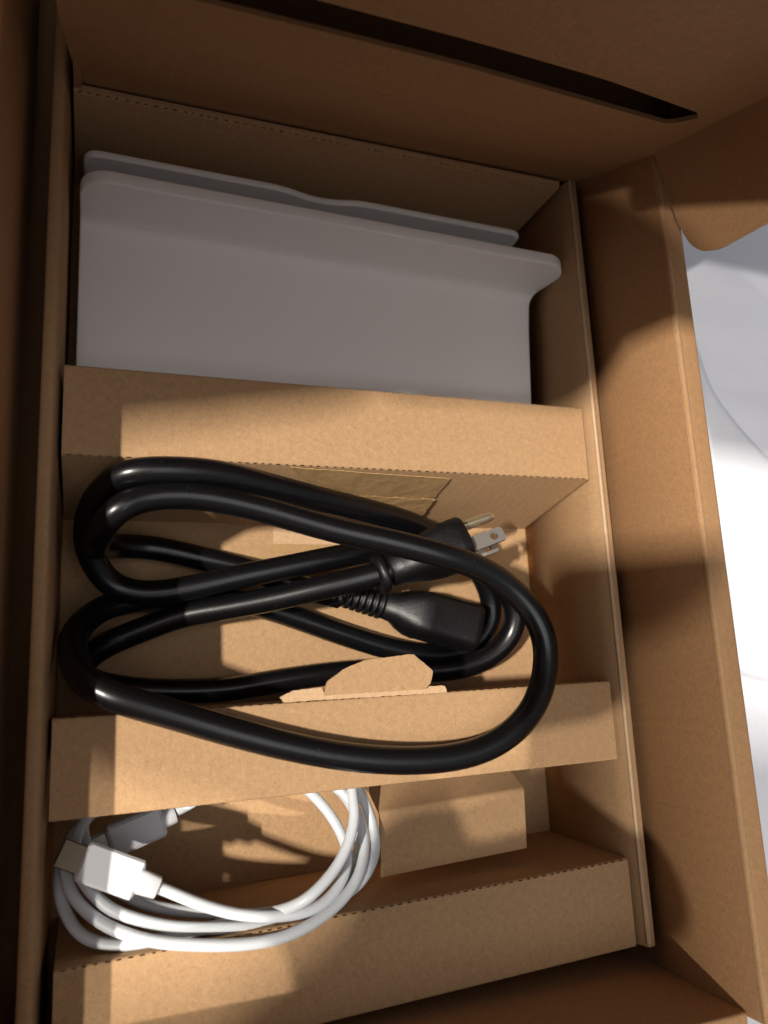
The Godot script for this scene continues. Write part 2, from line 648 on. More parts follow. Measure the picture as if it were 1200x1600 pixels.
func shipping_carton() -> void:
	var o := thing("shipping_carton", "open brown corrugated shipping carton with its slotted lid leaning inward", "carton")
	# base
	var st := begin()
	chamfered(st, v(103, -1.0, -20), Vector3.RIGHT, Vector3.UP, Vector3.BACK, Vector3(132, 0.9, 270), 0.4)
	put("base", done(st), M.kraft_wall, o)
	# right wall: two plies rolled over at the top
	var prof := PackedVector2Array()
	prof.append_array(rounded([Vector2(224.5, 0), Vector2(224, 110.5), Vector2(235.2, 109), Vector2(235.8, 0)], [0, 1.5, 2.2, 0], 5))
	put("side_wall", extruded(prof, -150, 247.5, 24), M.kraft_wall, o)
	var worn_glint := PackedVector2Array([Vector2(223.86, 109.0), Vector2(224.5, 110.0), Vector2(225.6, 110.42), Vector2(225.5, 110.1), Vector2(224.7, 109.7), Vector2(224.2, 108.8)])
	put("worn_fold_glint", extruded(worn_glint, -74, 246.5, 24), M.worn_glint, o)  # pale strip on the lip: worn fold plus painted highlight
	# left wall: outer ply, and an inner ply that ends half-way down
	prof = rounded([Vector2(-31, 0), Vector2(-30, 109), Vector2(-18.6, 110), Vector2(-14.6, 33), Vector2(-16.4, 32.6), Vector2(-22, 32), Vector2(-24, 0)], [0, 2.2, 2.2, 0.6, 0, 0, 0], 5)
	put("side_wall", extruded(prof, -290, 320, 24), M.kraft_wall, o)
	# front wall
	var path := rounded([Vector2(244.0, 0), Vector2(246.0, 102.5), Vector2(252, 102.0), Vector2(251.5, 0)], [0, 1.6, 1.6, 0], 4)
	put("far_wall", extruded(rounded([Vector2(-3, 0), Vector2(-3, 60), Vector2(236, 60), Vector2(236, 0)], [0, 1, 1, 0], 2), -124, -119.5), M.kraft_wall, o)
	put("front_wall", folded_board(path, 1.4, -14, 223.6), M.kraft_wall, o)
	st = begin()
	# lid panel, leaning in over the far end; outline in (x, s) along the slope
	var a := Vector3(0, 60, -96.4)
	var b := Vector3(0, 111, -76.4)
	var c := Vector3(0, 302, -24.0)
	var e1 := (b - a).normalized()
	var e2 := (c - b).normalized()
	var n1 := Vector3(0, -e1.z, e1.y)
	var n2 := Vector3(0, -e2.z, e2.y)
	var l1 := (b - a).length()
	var l2 := (c - b).length()
	var X := Vector3.RIGHT
	var lid := Node3D.new()
	lid.name = "lid"
	o.add_child(lid, true)
	# lower field between tray and crease
	plate_into(st, PackedVector2Array([Vector2(2.2, -3), Vector2(223.6, -3), Vector2(225.4, l1), Vector2(-2.5, l1)]), a * K, X, e1, -n1, 2.6)
	# upper field in two pieces round the slot
	var y2s := func(y: float) -> float: return (y - 111.0) / e2.y
	var slot_low := rounded([Vector2(12, y2s.call(138.6)), Vector2(120, y2s.call(138.8)), Vector2(210.5, y2s.call(134.0)), Vector2(216.6, y2s.call(142.5))], [0, 10, 3.0, 0], 4)
	var slot_top := rounded([Vector2(12, y2s.call(153.8)), Vector2(120, y2s.call(153.2)), Vector2(170, y2s.call(151.2)), Vector2(213.0, y2s.call(145.9)), Vector2(216.6, y2s.call(142.5))], [0, 12, 8, 1.2, 0], 4)
	var low := PackedVector2Array([Vector2(-2.5, 0), Vector2(225.4, 0), Vector2(226.0, y2s.call(142.5))])
	for i in range(slot_low.size() - 1, -1, -1):
		low.append(slot_low[i])
	low.append(Vector2(-4, y2s.call(146.0)))
	var top := PackedVector2Array()
	top = PackedVector2Array([Vector2(-4, y2s.call(153.8))])
	top.append_array(slot_top)
	top.append(Vector2(226.0, y2s.call(142.5)))
	top.append(Vector2(230, l2))
	top.append(Vector2(-10, l2))
	plate_into(st, low, b * K, X, e2, -n2, 1.7)
	plate_into(st, PackedVector2Array([Vector2(-4, y2s.call(146.0)), Vector2(12, y2s.call(138.6)), Vector2(12, y2s.call(153.8)), Vector2(-4, y2s.call(153.8))]), b * K, X, e2, -n2, 1.7)
	plate_into(st, top, b * K, X, e2, -n2, 1.7)
	put("inner_panel", done(st), M.kraft_wall, lid)
	st = begin()
	# added unseen box behind the inner panel, keeps light out so the slot is dark
	var bo := b - n2 * 62.0
	plate_into(st, PackedVector2Array([Vector2(0, -70), Vector2(229, -70), Vector2(231, l2), Vector2(0, l2)]), bo * K, X, e2, -n2, 3.0)
	for sx in [[0.5, 2.6], [224.0, 2.6]]:
		plate_into(st, PackedVector2Array([Vector2(-66, -70), Vector2(-3.2, -58), Vector2(-2.8, l2), Vector2(-66, l2)]), (b + Vector3(sx[0], 0, 0)) * K, n2, e2, X, sx[1])
	plate_into(st, PackedVector2Array([Vector2(0, -66), Vector2(231, -66), Vector2(231, -3.0), Vector2(0, -3.0)]), (b + e2 * 4.0) * K, X, n2, e2, 2.6)
	plate_into(st, PackedVector2Array([Vector2(0, -66), Vector2(231, -66), Vector2(231, 0), Vector2(0, 0)]), (c + Vector3(0, 0.2, 0)) * K, X, n2, e2, 2.6)
	put("slot_dark_box", done(st), M.kraft_wall, lid)
	# ear at the right-hand side of the lid
	for s in 1:
		st = begin()
		var x0 := 225.8 if s == 0 else -6.0
		var dx := 9.5 if s == 0 else -20.0
		var lean := Vector3(dx, 0, 46).normalized()
		var out := rounded([Vector2(0, 0.5), Vector2(30, 1.0), Vector2(49, 5.0), Vector2(46, 60), Vector2(34, 190), Vector2(0, 190)], [0, 4, 13, 20, 12, 0], 6)
		# shear the outline so that its fold follows the panel's slope
		var pts := PackedVector2Array()
		for p in out:
			pts.append(p)
		var ew := Vector3(0.02, e2.y, e2.z * 0.55).normalized()
		var origin := Vector3(x0, 111.2, -76.6)
		plate_into(st, frayed(pts, 1.2, 0.09), origin * K, lean, ew, lean.cross(ew).normalized() * (1.0 if s == 0 else -1.0), 2.6)
		put("ear_flap", done(st), M.kraft_wall, lid)
	# added unseen flap on the left wall, blocks lamp light from the far bay
	st = begin()
	plate_into(st, rounded([Vector2(-64, 0), Vector2(25, 0), Vector2(23, 100), Vector2(12, 130), Vector2(-64, 130)], [0, 0, 10, 12, 8], 5), v(-24, 108.5, 0), Vector3.BACK, Vector3(-0.12, 1, 0).normalized(), Vector3.RIGHT, 2.6)
	put("added_wall_shade", done(st), M.kraft_wall, o)
	# unseen tuck flap at the lid's far end, outline shaped to cast shade
	st = begin()
	plate_into(st, rounded([Vector2(-8, 0), Vector2(-10, -84), Vector2(-168, -80), Vector2(-166, 62), Vector2(8, 64), Vector2(46, 34), Vector2(66, 24), Vector2(72, 30), Vector2(78, 70), Vector2(228, 76), Vector2(228, 0)], [0, 0, 6, 8, 12, 8, 3, 3, 3, 8, 0], 5), (c + Vector3(0, 0.5, 0)) * K, X, Vector3(0, 0.02, 1).normalized(), Vector3.UP, 2.6)
	put("shade_tuck_flap", done(st), M.kraft_wall, lid)
	st = begin()
	var shade_at := b + e2 * ((262.0 - 111.0) / e2.y)  # added second flap, unseen, stops bulb light from reaching the lid panel
	plate_into(st, rounded([Vector2(8, 0), Vector2(12, 50), Vector2(224, 50), Vector2(228, 0)], [0, 8, 8, 0], 5), shade_at * K, X, Vector3(0, 0.02, 1).normalized(), Vector3.UP, 2.6)
	put("added_lid_shade", done(st), M.kraft_wall, lid)


func insert_tray() -> void:
	var o := thing("insert_tray", "kraft cardboard insert tray with three raised shelves inside the carton", "tray")
	# floor in two boards that meet at a seam
	var st := begin()
	for f in [[0.6, 148.3, -94.0, 240.0], [149.0, 214.6, -94.0, 240.0]]:
		chamfered(st, v((f[0] + f[1]) / 2, -0.05, (f[2] + f[3]) / 2), Vector3.RIGHT, Vector3.UP, Vector3.BACK, Vector3((f[1] - f[0]) / 2, 0.03, (f[3] - f[2]) / 2), 0.01)
	put("floor_panel", done(st), M.kraft, o)
	# side walls, folded over at the top
	var r := rounded([Vector2(215.2, -0.1), Vector2(215.4, 55.5), Vector2(217.4, 62.2), Vector2(221.4, 61.2), Vector2(221.2, -0.1)], [0, 3, 1.1, 1.2, 0], 6)
	put("side_wall", extruded(r, -95.5, 236, 20, Vector2(-0.6, 0)), M.kraft, o)
	var worn_glint := PackedVector2Array([Vector2(216.9, 60.9), Vector2(217.4, 61.8), Vector2(218.4, 62.12), Vector2(218.2, 61.8), Vector2(217.6, 61.5), Vector2(217.1, 60.8)])
	put("worn_fold_glint", extruded(worn_glint, -95, 235, 20, Vector2(-0.6, 0)), M.worn_glint, o)  # same pale strip on the tray fold, wear and highlight in one colour
	r = rounded([Vector2(-6.6, -0.1), Vector2(-6.9, 61.2), Vector2(-2.6, 62.2), Vector2(-0.9, 55.5), Vector2(-0.2, -0.1)], [0, 1.6, 2.2, 3, 0], 6)
	put("side_wall", extruded(r, -230, 260, 20), M.kraft, o)
	# far rim
	var path := rounded([Vector2(-96.0, 40), Vector2(-95.6, 60.6), Vector2(-92.4, 59.6), Vector2(-92.2, 0)], [0, 0.9, 1.3, 0], 4)
	put("far_rim", folded_board(path, 0.8, 0.4, 212.6, [7], 3.6, 0.6), M.kraft, o)
	# shelves: far face, top, near face
	var shelf := func(z0: float, z1: float, far_foot: float, near: Array, y: float, skew: float, slits: Array, left := 0.4) -> void:
		var pts := [Vector2(far_foot, 0), Vector2(z0, y), Vector2(z1, y)]
		pts.append_array(near)
		var rad := [0.0, 1.25, 1.25]
		for _k in near:
			rad.append(0.0)
		var p := rounded(pts, rad, 4)
		put("shelf", folded_board(p, 0.9, left, 213.9, slits, 3.4, skew), M.kraft, o)
	shelf.call(15.6, 48.4, 17.0, [Vector2(60.0, 0)], 58.0, 0.2, [2, 8])
	shelf.call(136.2, 168.0, 137.0, [Vector2(166.5, 53.0), Vector2(150, 49.0), Vector2(148, 0)], 58.0, -1.4, [2, 8])
	shelf.call(210.6, 243.2, 209.5, [Vector2(243.4, 30)], 58.0, -6.6, [3], 3.2)
	# tab standing up from the middle shelf's far crease, with the torn strip below it
	st = begin()
	plate_into(st, frayed(rounded([Vector2(90.5, -0.6), Vector2(91.2, 4.2), Vector2(98.5, 8.8), Vector2(106.0, 11.4), Vector2(124.8, 12.8), Vector2(133.2, 6.2), Vector2(131.9, 1.6), Vector2(129.6, -0.4)], [0, 1.5, 1.0, 1.5, 0.8, 1.2, 0.5, 0], 3), 0.9, 0.11), v(0, 59.0, 133.4), Vector3.RIGHT, Vector3(0, 0.10, -1).normalized(), Vector3.UP, 1.3)
	put("tab", done(st), M.kraft, o)
	st = begin()
	plate_into(st, frayed(PackedVector2Array([Vector2(74.8, 0.6), Vector2(80, 2.6), Vector2(90.2, 3.0), Vector2(91, 1.2), Vector2(128, 1.4), Vector2(139, 1.2), Vector2(139.6, -0.2), Vector2(139.6, -1.4), Vector2(76, -1.4)]), 0.9, 0.14), v(0, 56.6, 134.2), Vector3.RIGHT, Vector3.FORWARD, Vector3.UP, 1.0)
	put("torn_strip", done(st), M.kraft_patch, o)
	# folded spacer flap between the two nearer shelves
	path = rounded([Vector2(165, 20), Vector2(179.0, 43.0), Vector2(202.0, 41.4)], [0, 1.6, 0], 5)
	put("spacer_flap", folded_board(path, 1.2, 115.6, 178.2, [], 3.4, -3.0), M.kraft, o)
	# paper patches stuck on the near face of the far shelf and on the floor before it
	var down := Vector3(0, -58, 11.6).normalized()
	var nrm := Vector3(0, 11.6, 58).normalized()
	st = begin()
	crumpled(st, [Vector2(80.5, 0.5), Vector2(148.4, 4.0), Vector2(150.4, 45.4), Vector2(112, 37)], v(0.0, 58.0, 48.6), down, nrm, 0.7, 3)
	put("paper_patch", done(st), M.kraft_tape, o)
	st = begin()
	crumpled(st, [Vector2(106, 22.0), Vector2(149.2, 23.2), Vector2(150.6, 45.6), Vector2(124, 39)], v(0.0, 58.0, 49.0), down, nrm, 0.9, 9, 1.6)
	put("paper_patch", done(st), M.kraft_tape, o)
	st = begin()
	plate_into(st, PackedVector2Array([Vector2(86.6, 0.4), Vector2(148.2, 0.4), Vector2(148.2, 9.6), Vector2(86.4, 9.6)]), v(0, 0.1, 59.6), X3(), Vector3.BACK, Vector3.UP, 0.35)
	put("paper_patch", done(st), M.kraft_patch, o)
	st = begin()
	plate_into(st, PackedVector2Array([Vector2(85.4, 9.7), Vector2(148.2, 9.7), Vector2(148.2, 12.6), Vector2(85.2, 13.2)]), v(0, 0.1, 59.6), X3(), Vector3.BACK, Vector3.UP, 0.22)
	put("paper_patch", done(st), M.kraft_tape, o)


# a scrap of paper, creased and a little torn along its edges; corners (x, down)
func crumpled(st: SurfaceTool, c: Array, origin: Vector3, down: Vector3, nrm: Vector3, rough: float, seed_at: int, rag := 0.5) -> void:
	var n := FastNoiseLite.new()
	n.seed = seed_at
	n.frequency = 0.055
	n.fractal_octaves = 4
	n.noise_type = FastNoiseLite.TYPE_PERLIN
	n.fractal_type = FastNoiseLite.FRACTAL_RIDGED
	var nu := 60
	var nw := 36
	var P := func(i: int, k: int, lift: float) -> Vector3:
		var a := float(i) / nu
		var b := float(k) / nw
		var q: Vector2 = c[0].lerp(c[1], a).lerp(c[3].lerp(c[2], a), b)
		if k == 0 or k == nw or i == 0 or i == nu:
			q += Vector2(n.get_noise_2d(q.x * 4.0, q.y * 4.0), n.get_noise_2d(q.y * 4.0, q.x * 4.0 + 50.0)) * rag
		var h := (n.get_noise_2d(q.x, q.y) * 0.5 + 0.5) * rough + 0.25 * rough * b
		return origin + (Vector3.RIGHT * q.x + down * q.y + nrm * (h + lift)) * K
	st.set_smooth_group(-1)
	for i in nu:
		for k in nw:
			quad(st, P.call(i, k, 0.12), P.call(i, k + 1, 0.12), P.call(i + 1, k + 1, 0.12), P.call(i + 1, k, 0.12))
	for i in nu:
		for k in [0, nw]:
			quad(st, P.call(i, k, 0.25), P.call(i + 1, k, 0.25), P.call(i + 1, k, -0.1), P.call(i, k, -0.1))
	for k in nw:
		for i in [0, nu]:
			quad(st, P.call(i, k, 0.25), P.call(i, k + 1, 0.25), P.call(i, k + 1, -0.1), P.call(i, k, -0.1))


func X3() -> Vector3:
	return Vector3.RIGHT


func bracket() -> void:
	var o := thing("plastic_bracket", "white plastic bracket with a curled lip and notched rear plate in the far bay", "bracket", v(0, 0, 0))
	# front sheet: lip, face, fillet, foot. path in (z, y)
	var core := rounded([Vector2(-58.0, 57.0), Vector2(-56.6, 28.5), Vector2(30, 20.0)], [0, 8.5, 0], 12)
	var line := PackedVector2Array()
	for i in core.size() - 1:
		var parts := 26 if i == 0 else 6
		for k in parts:
			line.append(core[i].lerp(core[i + 1], pow(float(k) / parts, 1.8 if i == 0 else 1.0)))
	line.append(core[core.size() - 1])
	var half := 2.9
	var st := begin()
	st.set_smooth_group(1)
	# closed section round the rim: outer face, rounded rim, inner face
	var ring := func(i: int) -> Array:
		var p := line[i]
		var t := (line[min(i + 1, line.size() - 1)] - line[max(i - 1, 0)]).normalized()
		var n := Vector2(-t.y, t.x)   # towards +z side of the lip, up on the foot
		var d := 0.0
		for k in i:
			d += line[k].distance_to(line[k + 1])
		var R := 10.0
		var cut := R - sqrt(maxf(R * R - pow(maxf(R - d, 0), 2), 0.0)) if d < R else 0.0
		var x0 := 3.6 + cut
		var x1 := 215.6 - cut - 7.0 * smoothstep(5, 40, d)
		var phi := acos(clampf((R - d) / R, 0, 1)) if d < R else PI / 2
		return [p, n, x0, x1, phi, d]
	var rows := []
	for i in line.size():
		rows.append(ring.call(i))
	# rim rows at the very top, rolled over from face to back
	var col := func(row: Array, side: float, u: float, roll: float) -> Vector3:
		# side +1 face, -1 back; u 0..1 across
		var p: Vector2 = row[0] + row[1] * side * half
		var x := lerpf(row[2] + roll, row[3] - roll, u)
		var tilt := (x - 100.0) * 0.026
		return v(x, p.y, p.x + tilt)
	var us := []
	for k in 25:
		us.append(k / 24.0)
	for side in [1.0, -1.0]:
		for i in rows.size() - 1:
			for k in 24:
				var fn: Vector2 = rows[i][1] * side
				quad_out(st, col.call(rows[i], side, us[k], 0.7), col.call(rows[i + 1], side, us[k], 0.7), col.call(rows[i + 1], side, us[k + 1], 0.7), col.call(rows[i], side, us[k + 1], 0.7), Vector3(0, fn.y, fn.x))
	# rounded edge: half circle between face and back along both ends and the top
	var arc := 10
	for i in rows.size() - 1:
		for e in 2:
			for k in arc:
				var q := []
				var rf: Array = rows[i]
				var am: float = PI * (k + 0.5) / arc - PI / 2
				var fo: Vector2 = rf[1] * sin(am)
				var ou := Vector3(cos(am) * sin(rf[4]) * (-1.0 if e == 0 else 1.0), fo.y + cos(am) * cos(rf[4]), fo.x)
				for w in [[i, k], [i, k + 1], [i + 1, k + 1], [i + 1, k]]:
					var row: Array = rows[w[0]]
					var ang = PI * w[1] / arc - PI / 2
					var p: Vector2 = row[0] + row[1] * signf(sin(ang)) * pow(absf(sin(ang)), 0.55) * half
					var dx := pow(maxf(0.0, cos(ang)), 0.55)
					var x: float = (row[2] + 0.7 - dx * sin(row[4])) if e == 0 else (row[3] - 0.7 + dx * sin(row[4]))
					q.append(v(x, p.y + dx * cos(row[4]), p.x + (x - 100.0) * 0.026))
				quad_out(st, q[0], q[1], q[2], q[3], ou)
	for k in 24:
		for j in arc:
			var q := []
			for w in [[k, j], [k, j + 1], [k + 1, j + 1], [k + 1, j]]:
				var row: Array = rows[0]
				var ang = PI * w[1] / arc - PI / 2
				var p: Vector2 = row[0] + row[1] * signf(sin(ang)) * pow(absf(sin(ang)), 0.55) * half
				var x := lerpf(row[2] + 0.7, row[3] - 0.7, us[w[0]])
				q.append(v(x, p.y + pow(maxf(0.0, cos(ang)), 0.55), p.x + (x - 100.0) * 0.026))
			var bm: float = PI * (j + 0.5) / arc - PI / 2
			quad_out(st, q[0], q[1], q[2], q[3], Vector3(0, cos(bm), sin(bm) * signf(rows[0][1].x)))
	put("front_plate", done(st), M.bracket, o)
	# rear plate with a finger notch in its top edge
	var outl := rounded([Vector2(4.2, 4), Vector2(4.2, 44.5), Vector2(85, 42.3), Vector2(97, 38.6), Vector2(108, 38.4), Vector2(119, 41.2), Vector2(204.5, 38.6), Vector2(204.0, 4)], [0, 6.5, 6, 5, 4, 5, 7, 0], 6)
	st = begin()
	var c := Vector2(105, 20)
	var rims := []
	for w in [[0.0, 0.9], [0.5, 0.25], [1.1, 0.0], [2.0, 0.0], [2.6, 0.25], [3.1, 0.9]]:
		var one := []
		for p in outl:
			var q := p + Vector2(signf(c.x - p.x), -1.0) * Vector2(w[1] if p.x < 12 or p.x > 196 else 0.0, w[1] if p.y > 10 else 0.0)
			one.append(v(q.x, q.y, -80.6 + w[0]))
		rims.append(one)
	st.set_smooth_group(1)
	for i in rims.size() - 1:
		for k in outl.size():
			var k2 := (k + 1) % outl.size()
			quad(st, rims[i][k], rims[i][k2], rims[i + 1][k2], rims[i + 1][k])
	var t := Geometry2D.triangulate_polygon(outl)
	st.set_smooth_group(-1)
	for i in range(0, t.size(), 3):
		tri(st, rims[0][t[i]], rims[0][t[i + 1]], rims[0][t[i + 2]])
		tri(st, rims[5][t[i]], rims[5][t[i + 2]], rims[5][t[i + 1]])
	put("rear_plate", done(st), M.bracket, o)


func power_cord() -> void:
	var o := thing("power_cord", "thick black mains cord coiled in the middle bay with grounded plug", "power cord")
	var raw := [
		[123.8, 43.0, 86.8], [119.5, 42.0, 88.0], [112.0, 39.5, 89.7], [97.2, 35.0, 92.7], [80.2, 29.0, 96.0], [60.9, 23.0, 98.9], [44.1, 18.0, 101.2], [29.9, 14.0, 106.3], [15.9, 10.0, 111.8],
		[8.5, 7.0, 118.5], [10.4, 5.2, 124.2],
		[23.5, 5.2, 128.1], [38.1, 5.2, 130.1], [63.5, 5.2, 130.9], [84.7, 6.0, 128.4], [109.4, 8.0, 126.4], [132.5, 9.0, 126.3], [159.7, 10.0, 127.6],
		[177.7, 13.0, 124.7], [191.1, 17.0, 115.3], [193.8, 21.0, 102.6], [187.0, 23.0, 91.4], [172.2, 24.0, 82.3],
		[153.2, 25.0, 77.7], [131.8, 26.0, 75.1], [110.7, 28.0, 78.3], [86.1, 27.5, 83.1], [65.5, 26.0, 87.0], [48.3, 24.0, 90.8], [31.6, 22.0, 92.9], [18.7, 22.0, 89.5],
		[11.5, 27.0, 80.4], [9.2, 34.0, 71.9], [11.0, 46.0, 63.0],
		[17.6, 57.0, 56.6], [25.2, 62.0, 54.4], [41.5, 62.0, 53.4], [55.3, 60.0, 53.8], [72.6, 56.0, 56.5], [94.0, 50.0, 59.6], [115.2, 42.0, 61.7], [137.6, 34.0, 64.7],
		[162.8, 22.0, 71.9], [180.4, 14.0, 83.9], [188.3, 9.0, 98.5], [184.7, 7.0, 111.2], [173.3, 5.6, 119.0],
		[159.0, 5.2, 120.7], [140.5, 5.2, 117.7], [116.8, 5.2, 110.4], [96.7, 5.2, 102.9], [76.9, 7.0, 96.4], [55.4, 8.0, 93.5], [32.4, 10.0, 93.4], [15.2, 16.0, 97.4],
		[6.5, 30.0, 106.7], [5.6, 46.0, 115.1], [8.4, 58.0, 123.5],
		[16.3, 63.0, 129.1], [25.1, 64.0, 132.8], [35.2, 64.4, 136.3], [53.8, 65.0, 143.0], [75.2, 65.6, 149.9], [97.6, 66.2, 155.4], [121.2, 67.0, 158.4], [143.6, 68.0, 157.7],
		[160.2, 69.0, 151.4], [172.9, 68.0, 140.4], [179.1, 67.0, 124.9], [177.3, 67.0, 110.6], [166.7, 67.0, 97.6], [152.3, 68.5, 89.2],
		[135.8, 69.5, 84.4], [116.0, 67.5, 79.1], [94.5, 64.0, 74.1], [73.7, 61.5, 67.8], [55.1, 61.0, 63.5], [39.4, 61.0, 62.1], [26.4, 61.0, 63.9], [17.7, 61.0, 68.9],
		[13.2, 50.0, 74.6], [12.5, 32.0, 76.3], [17.8, 15.0, 73.1],
		[28.5, 9.5, 72.3], [39.7, 9.0, 73.6], [58.0, 9.0, 77.9], [76.5, 10.0, 82.6], [89.7, 12.0, 87.6], [104.8, 13.6, 92.6], [112.0, 14.0, 94.4]]
	var pts := []
	for p in raw:
		pts.append(a3(p))
	var st := begin()
	tube(st, smooth_line(pts, 7), func(_t: float) -> float: return 4.95, 22)
	put("cord", done(st), M.jacket, o)

	# grounded plug
	var plug := Node3D.new()
	plug.name = "plug"
	o.add_child(plug, true)
	var p0 := v(122.2, 42.2, 87.5)
	var ax := Vector3(33.8, 4.8, -11.7).normalized()
	var e1 := Vector3(-11.7, 0, -33.8).normalized()
	var e2 := e1.cross(ax).normalized()
	if e2.y < 0:
		e2 = -e2
	var roll := 0.30
	var e0 := e1
	e1 = e1 * cos(roll) - e2 * sin(roll)
	e2 = e2 * cos(roll) + e0 * sin(roll)
	st = begin()
	loft(st, p0, ax, e1, e2, [[2.0, 5.6, 5.6, 2.0], [2.6, 6.6, 6.6, 2.2], [7, 6.9, 7.4, 2.4], [13, 7.6, 9.6, 2.8], [19, 8.8, 11.8, 3.2], [25, 9.6, 12.8, 3.4], [31, 9.9, 13.0, 3.4], [34.6, 9.9, 13.0, 3.4], [35.8, 9.2, 12.3, 3.4]], 48)
	put("body", done(st), M.moulded, plug)
	st = begin()
	loft(st, p0, ax, e1, e2, [[-3.6, 5.2, 5.2, 2.0], [-3.0, 7.9, 7.9, 2.2], [-0.6, 8.2, 8.2, 2.2], [0.2, 7.6, 7.6, 2.2], [0.4, 5.2, 5.2, 2.0]], 32)
	loft(st, p0, ax, e1, e2, [[0.2, 5.0, 5.0, 2.0], [2.4, 5.0, 5.0, 2.0]], 24)
	put("collar", done(st), M.moulded, plug)
	# stippled grip: small studs on the upper far shoulder
	st = begin()
	for i in 14:
		for j in 11:
			var t := 13.0 + i * 1.15
			var w := 1.0 + j * 0.8
			if pow((t - 20.6) / 7.8, 2) + pow((w - 5.0) / 4.2, 2) > 1.0:
				continue
			var hw := lerpf(7.6, 9.9, clampf((t - 13.0) / 14.0, 0, 1))
			var hh := lerpf(9.6, 13.0, clampf((t - 13.0) / 14.0, 0, 1))
			var yy := hh * pow(maxf(0.02, 1.0 - pow(absf(w) / hw, 3.5)), 1.0 / 3.5)
			var c := p0 + (ax * (t + (0.55 if j % 2 else 0.0)) + e1 * w + e2 * (yy - 0.1)) * K
			var nn := (e1 * pow(w / hw, 2.1) / hw + e2 * pow(yy / hh, 2.1) / hh).normalized()
			var tt := ax.cross(nn).normalized()
			for k in 4:
				var q0 := c + (ax * cos(k * PI / 2) + tt * sin(k * PI / 2)) * 0.42 * K
				var q1 := c + (ax * cos((k + 1) * PI / 2) + tt * sin((k + 1) * PI / 2)) * 0.42 * K
				tri(st, c + nn * 0.75 * K, q0, q1)
				quad(st, q0, q1, q1 - nn * 1.0 * K, q0 - nn * 1.0 * K)
	put("grip", done(st), M.moulded, plug)
	# two flat blades, one above the other, each with its hole, and the round ground pin
	for s in 2:
		st = begin()
		var h := 6.3 if s == 0 else -6.3
		var c := p0 + (ax * 35.2 + e2 * h + e1 * -4.0) * K
		var outer := rounded([Vector2(0, -3.1), Vector2(16.6, -3.1), Vector2(16.6, 3.1), Vector2(0, 3.1)], [0, 0.8, 0.8, 0], 3)
		var hole := PackedVector2Array()
		for k in 14:
			hole.append(Vector2(12.0 + 1.75 * cos(TAU * k / 14), 1.75 * sin(TAU * k / 14)))
		var halves := [PackedVector2Array(), PackedVector2Array()]
		halves[0] = PackedVector2Array([Vector2(0, 0), Vector2(0, -3.1), Vector2(15.8, -3.1), Vector2(16.6, -2.3), Vector2(16.6, 0), Vector2(13.75, 0)])
		for k in range(1, 8):
			halves[0].append(Vector2(12.0 + 1.75 * cos(-PI * k / 7), 1.75 * sin(-PI * k / 7)))
		halves[1] = PackedVector2Array([Vector2(0, 0), Vector2(0, 3.1), Vector2(15.8, 3.1), Vector2(16.6, 2.3), Vector2(16.6, 0), Vector2(13.75, 0)])
		for k in range(1, 8):
			halves[1].append(Vector2(12.0 + 1.75 * cos(PI * k / 7), 1.75 * sin(PI * k / 7)))
		for hv in halves:
			plate_into(st, hv, c - e2 * 0.75 * K, ax, e1, e2, 1.5)
		put("blade", done(st), M.nickel, plug)
	st = begin()
	var pin := []
	for s in [[0.0, 2.35], [15.6, 2.35], [17.6, 2.2], [18.8, 1.8], [19.3, 1.0], [19.4, 0.2]]:
		pin.append([s[0], s[1], s[1], 2.0])
	loft(st, p0 + (ax * 35.2 + e1 * 7.0) * K, ax, e1, e2, pin, 20)
	put("ground_pin", done(st), M.brass, plug)

	# appliance connector
	var con := Node3D.new()
	con.name = "connector"
	o.add_child(con, true)
	var c0 := v(131.5, 14.2, 97.8)
	ax = Vector3(48.3, 0.0, 13.9).normalized()
	e1 = Vector3(-13.9, 0, 48.3).normalized()
	e2 = Vector3.UP
	st = begin()
	loft(st, c0, ax, e1, e2, [[-1, 4.8, 4.8, 2.0], [0, 6.0, 6.0, 2.2], [5, 6.6, 7.2, 2.4], [9, 8.4, 9.8, 3.0], [14, 9.9, 12.2, 3.6], [19, 10.3, 13.4, 4.4], [20, 10.0, 13.1, 4.6], [40, 10.3, 13.6, 5.0], [42.6, 10.3, 13.6, 5.0], [43.4, 9.6, 12.9, 5.0]], 56)
	put("body", done(st), M.moulded, con)
	st = begin()
	var ribs := []
	for k in 9:
		var s := -26.0 + k * 2.95
		var big := 5.9 + k * 0.1
		ribs.append([s, 5.0, 5.0, 2.0])
		ribs.append([s + 0.25, big, big, 2.0])
		ribs.append([s + 1.55, big, big, 2.0])
		ribs.append([s + 1.8, 5.0, 5.0, 2.0])
	loft(st, c0, ax, e1, e2, ribs, 28)
	put("strain_relief", done(st), M.moulded, con)


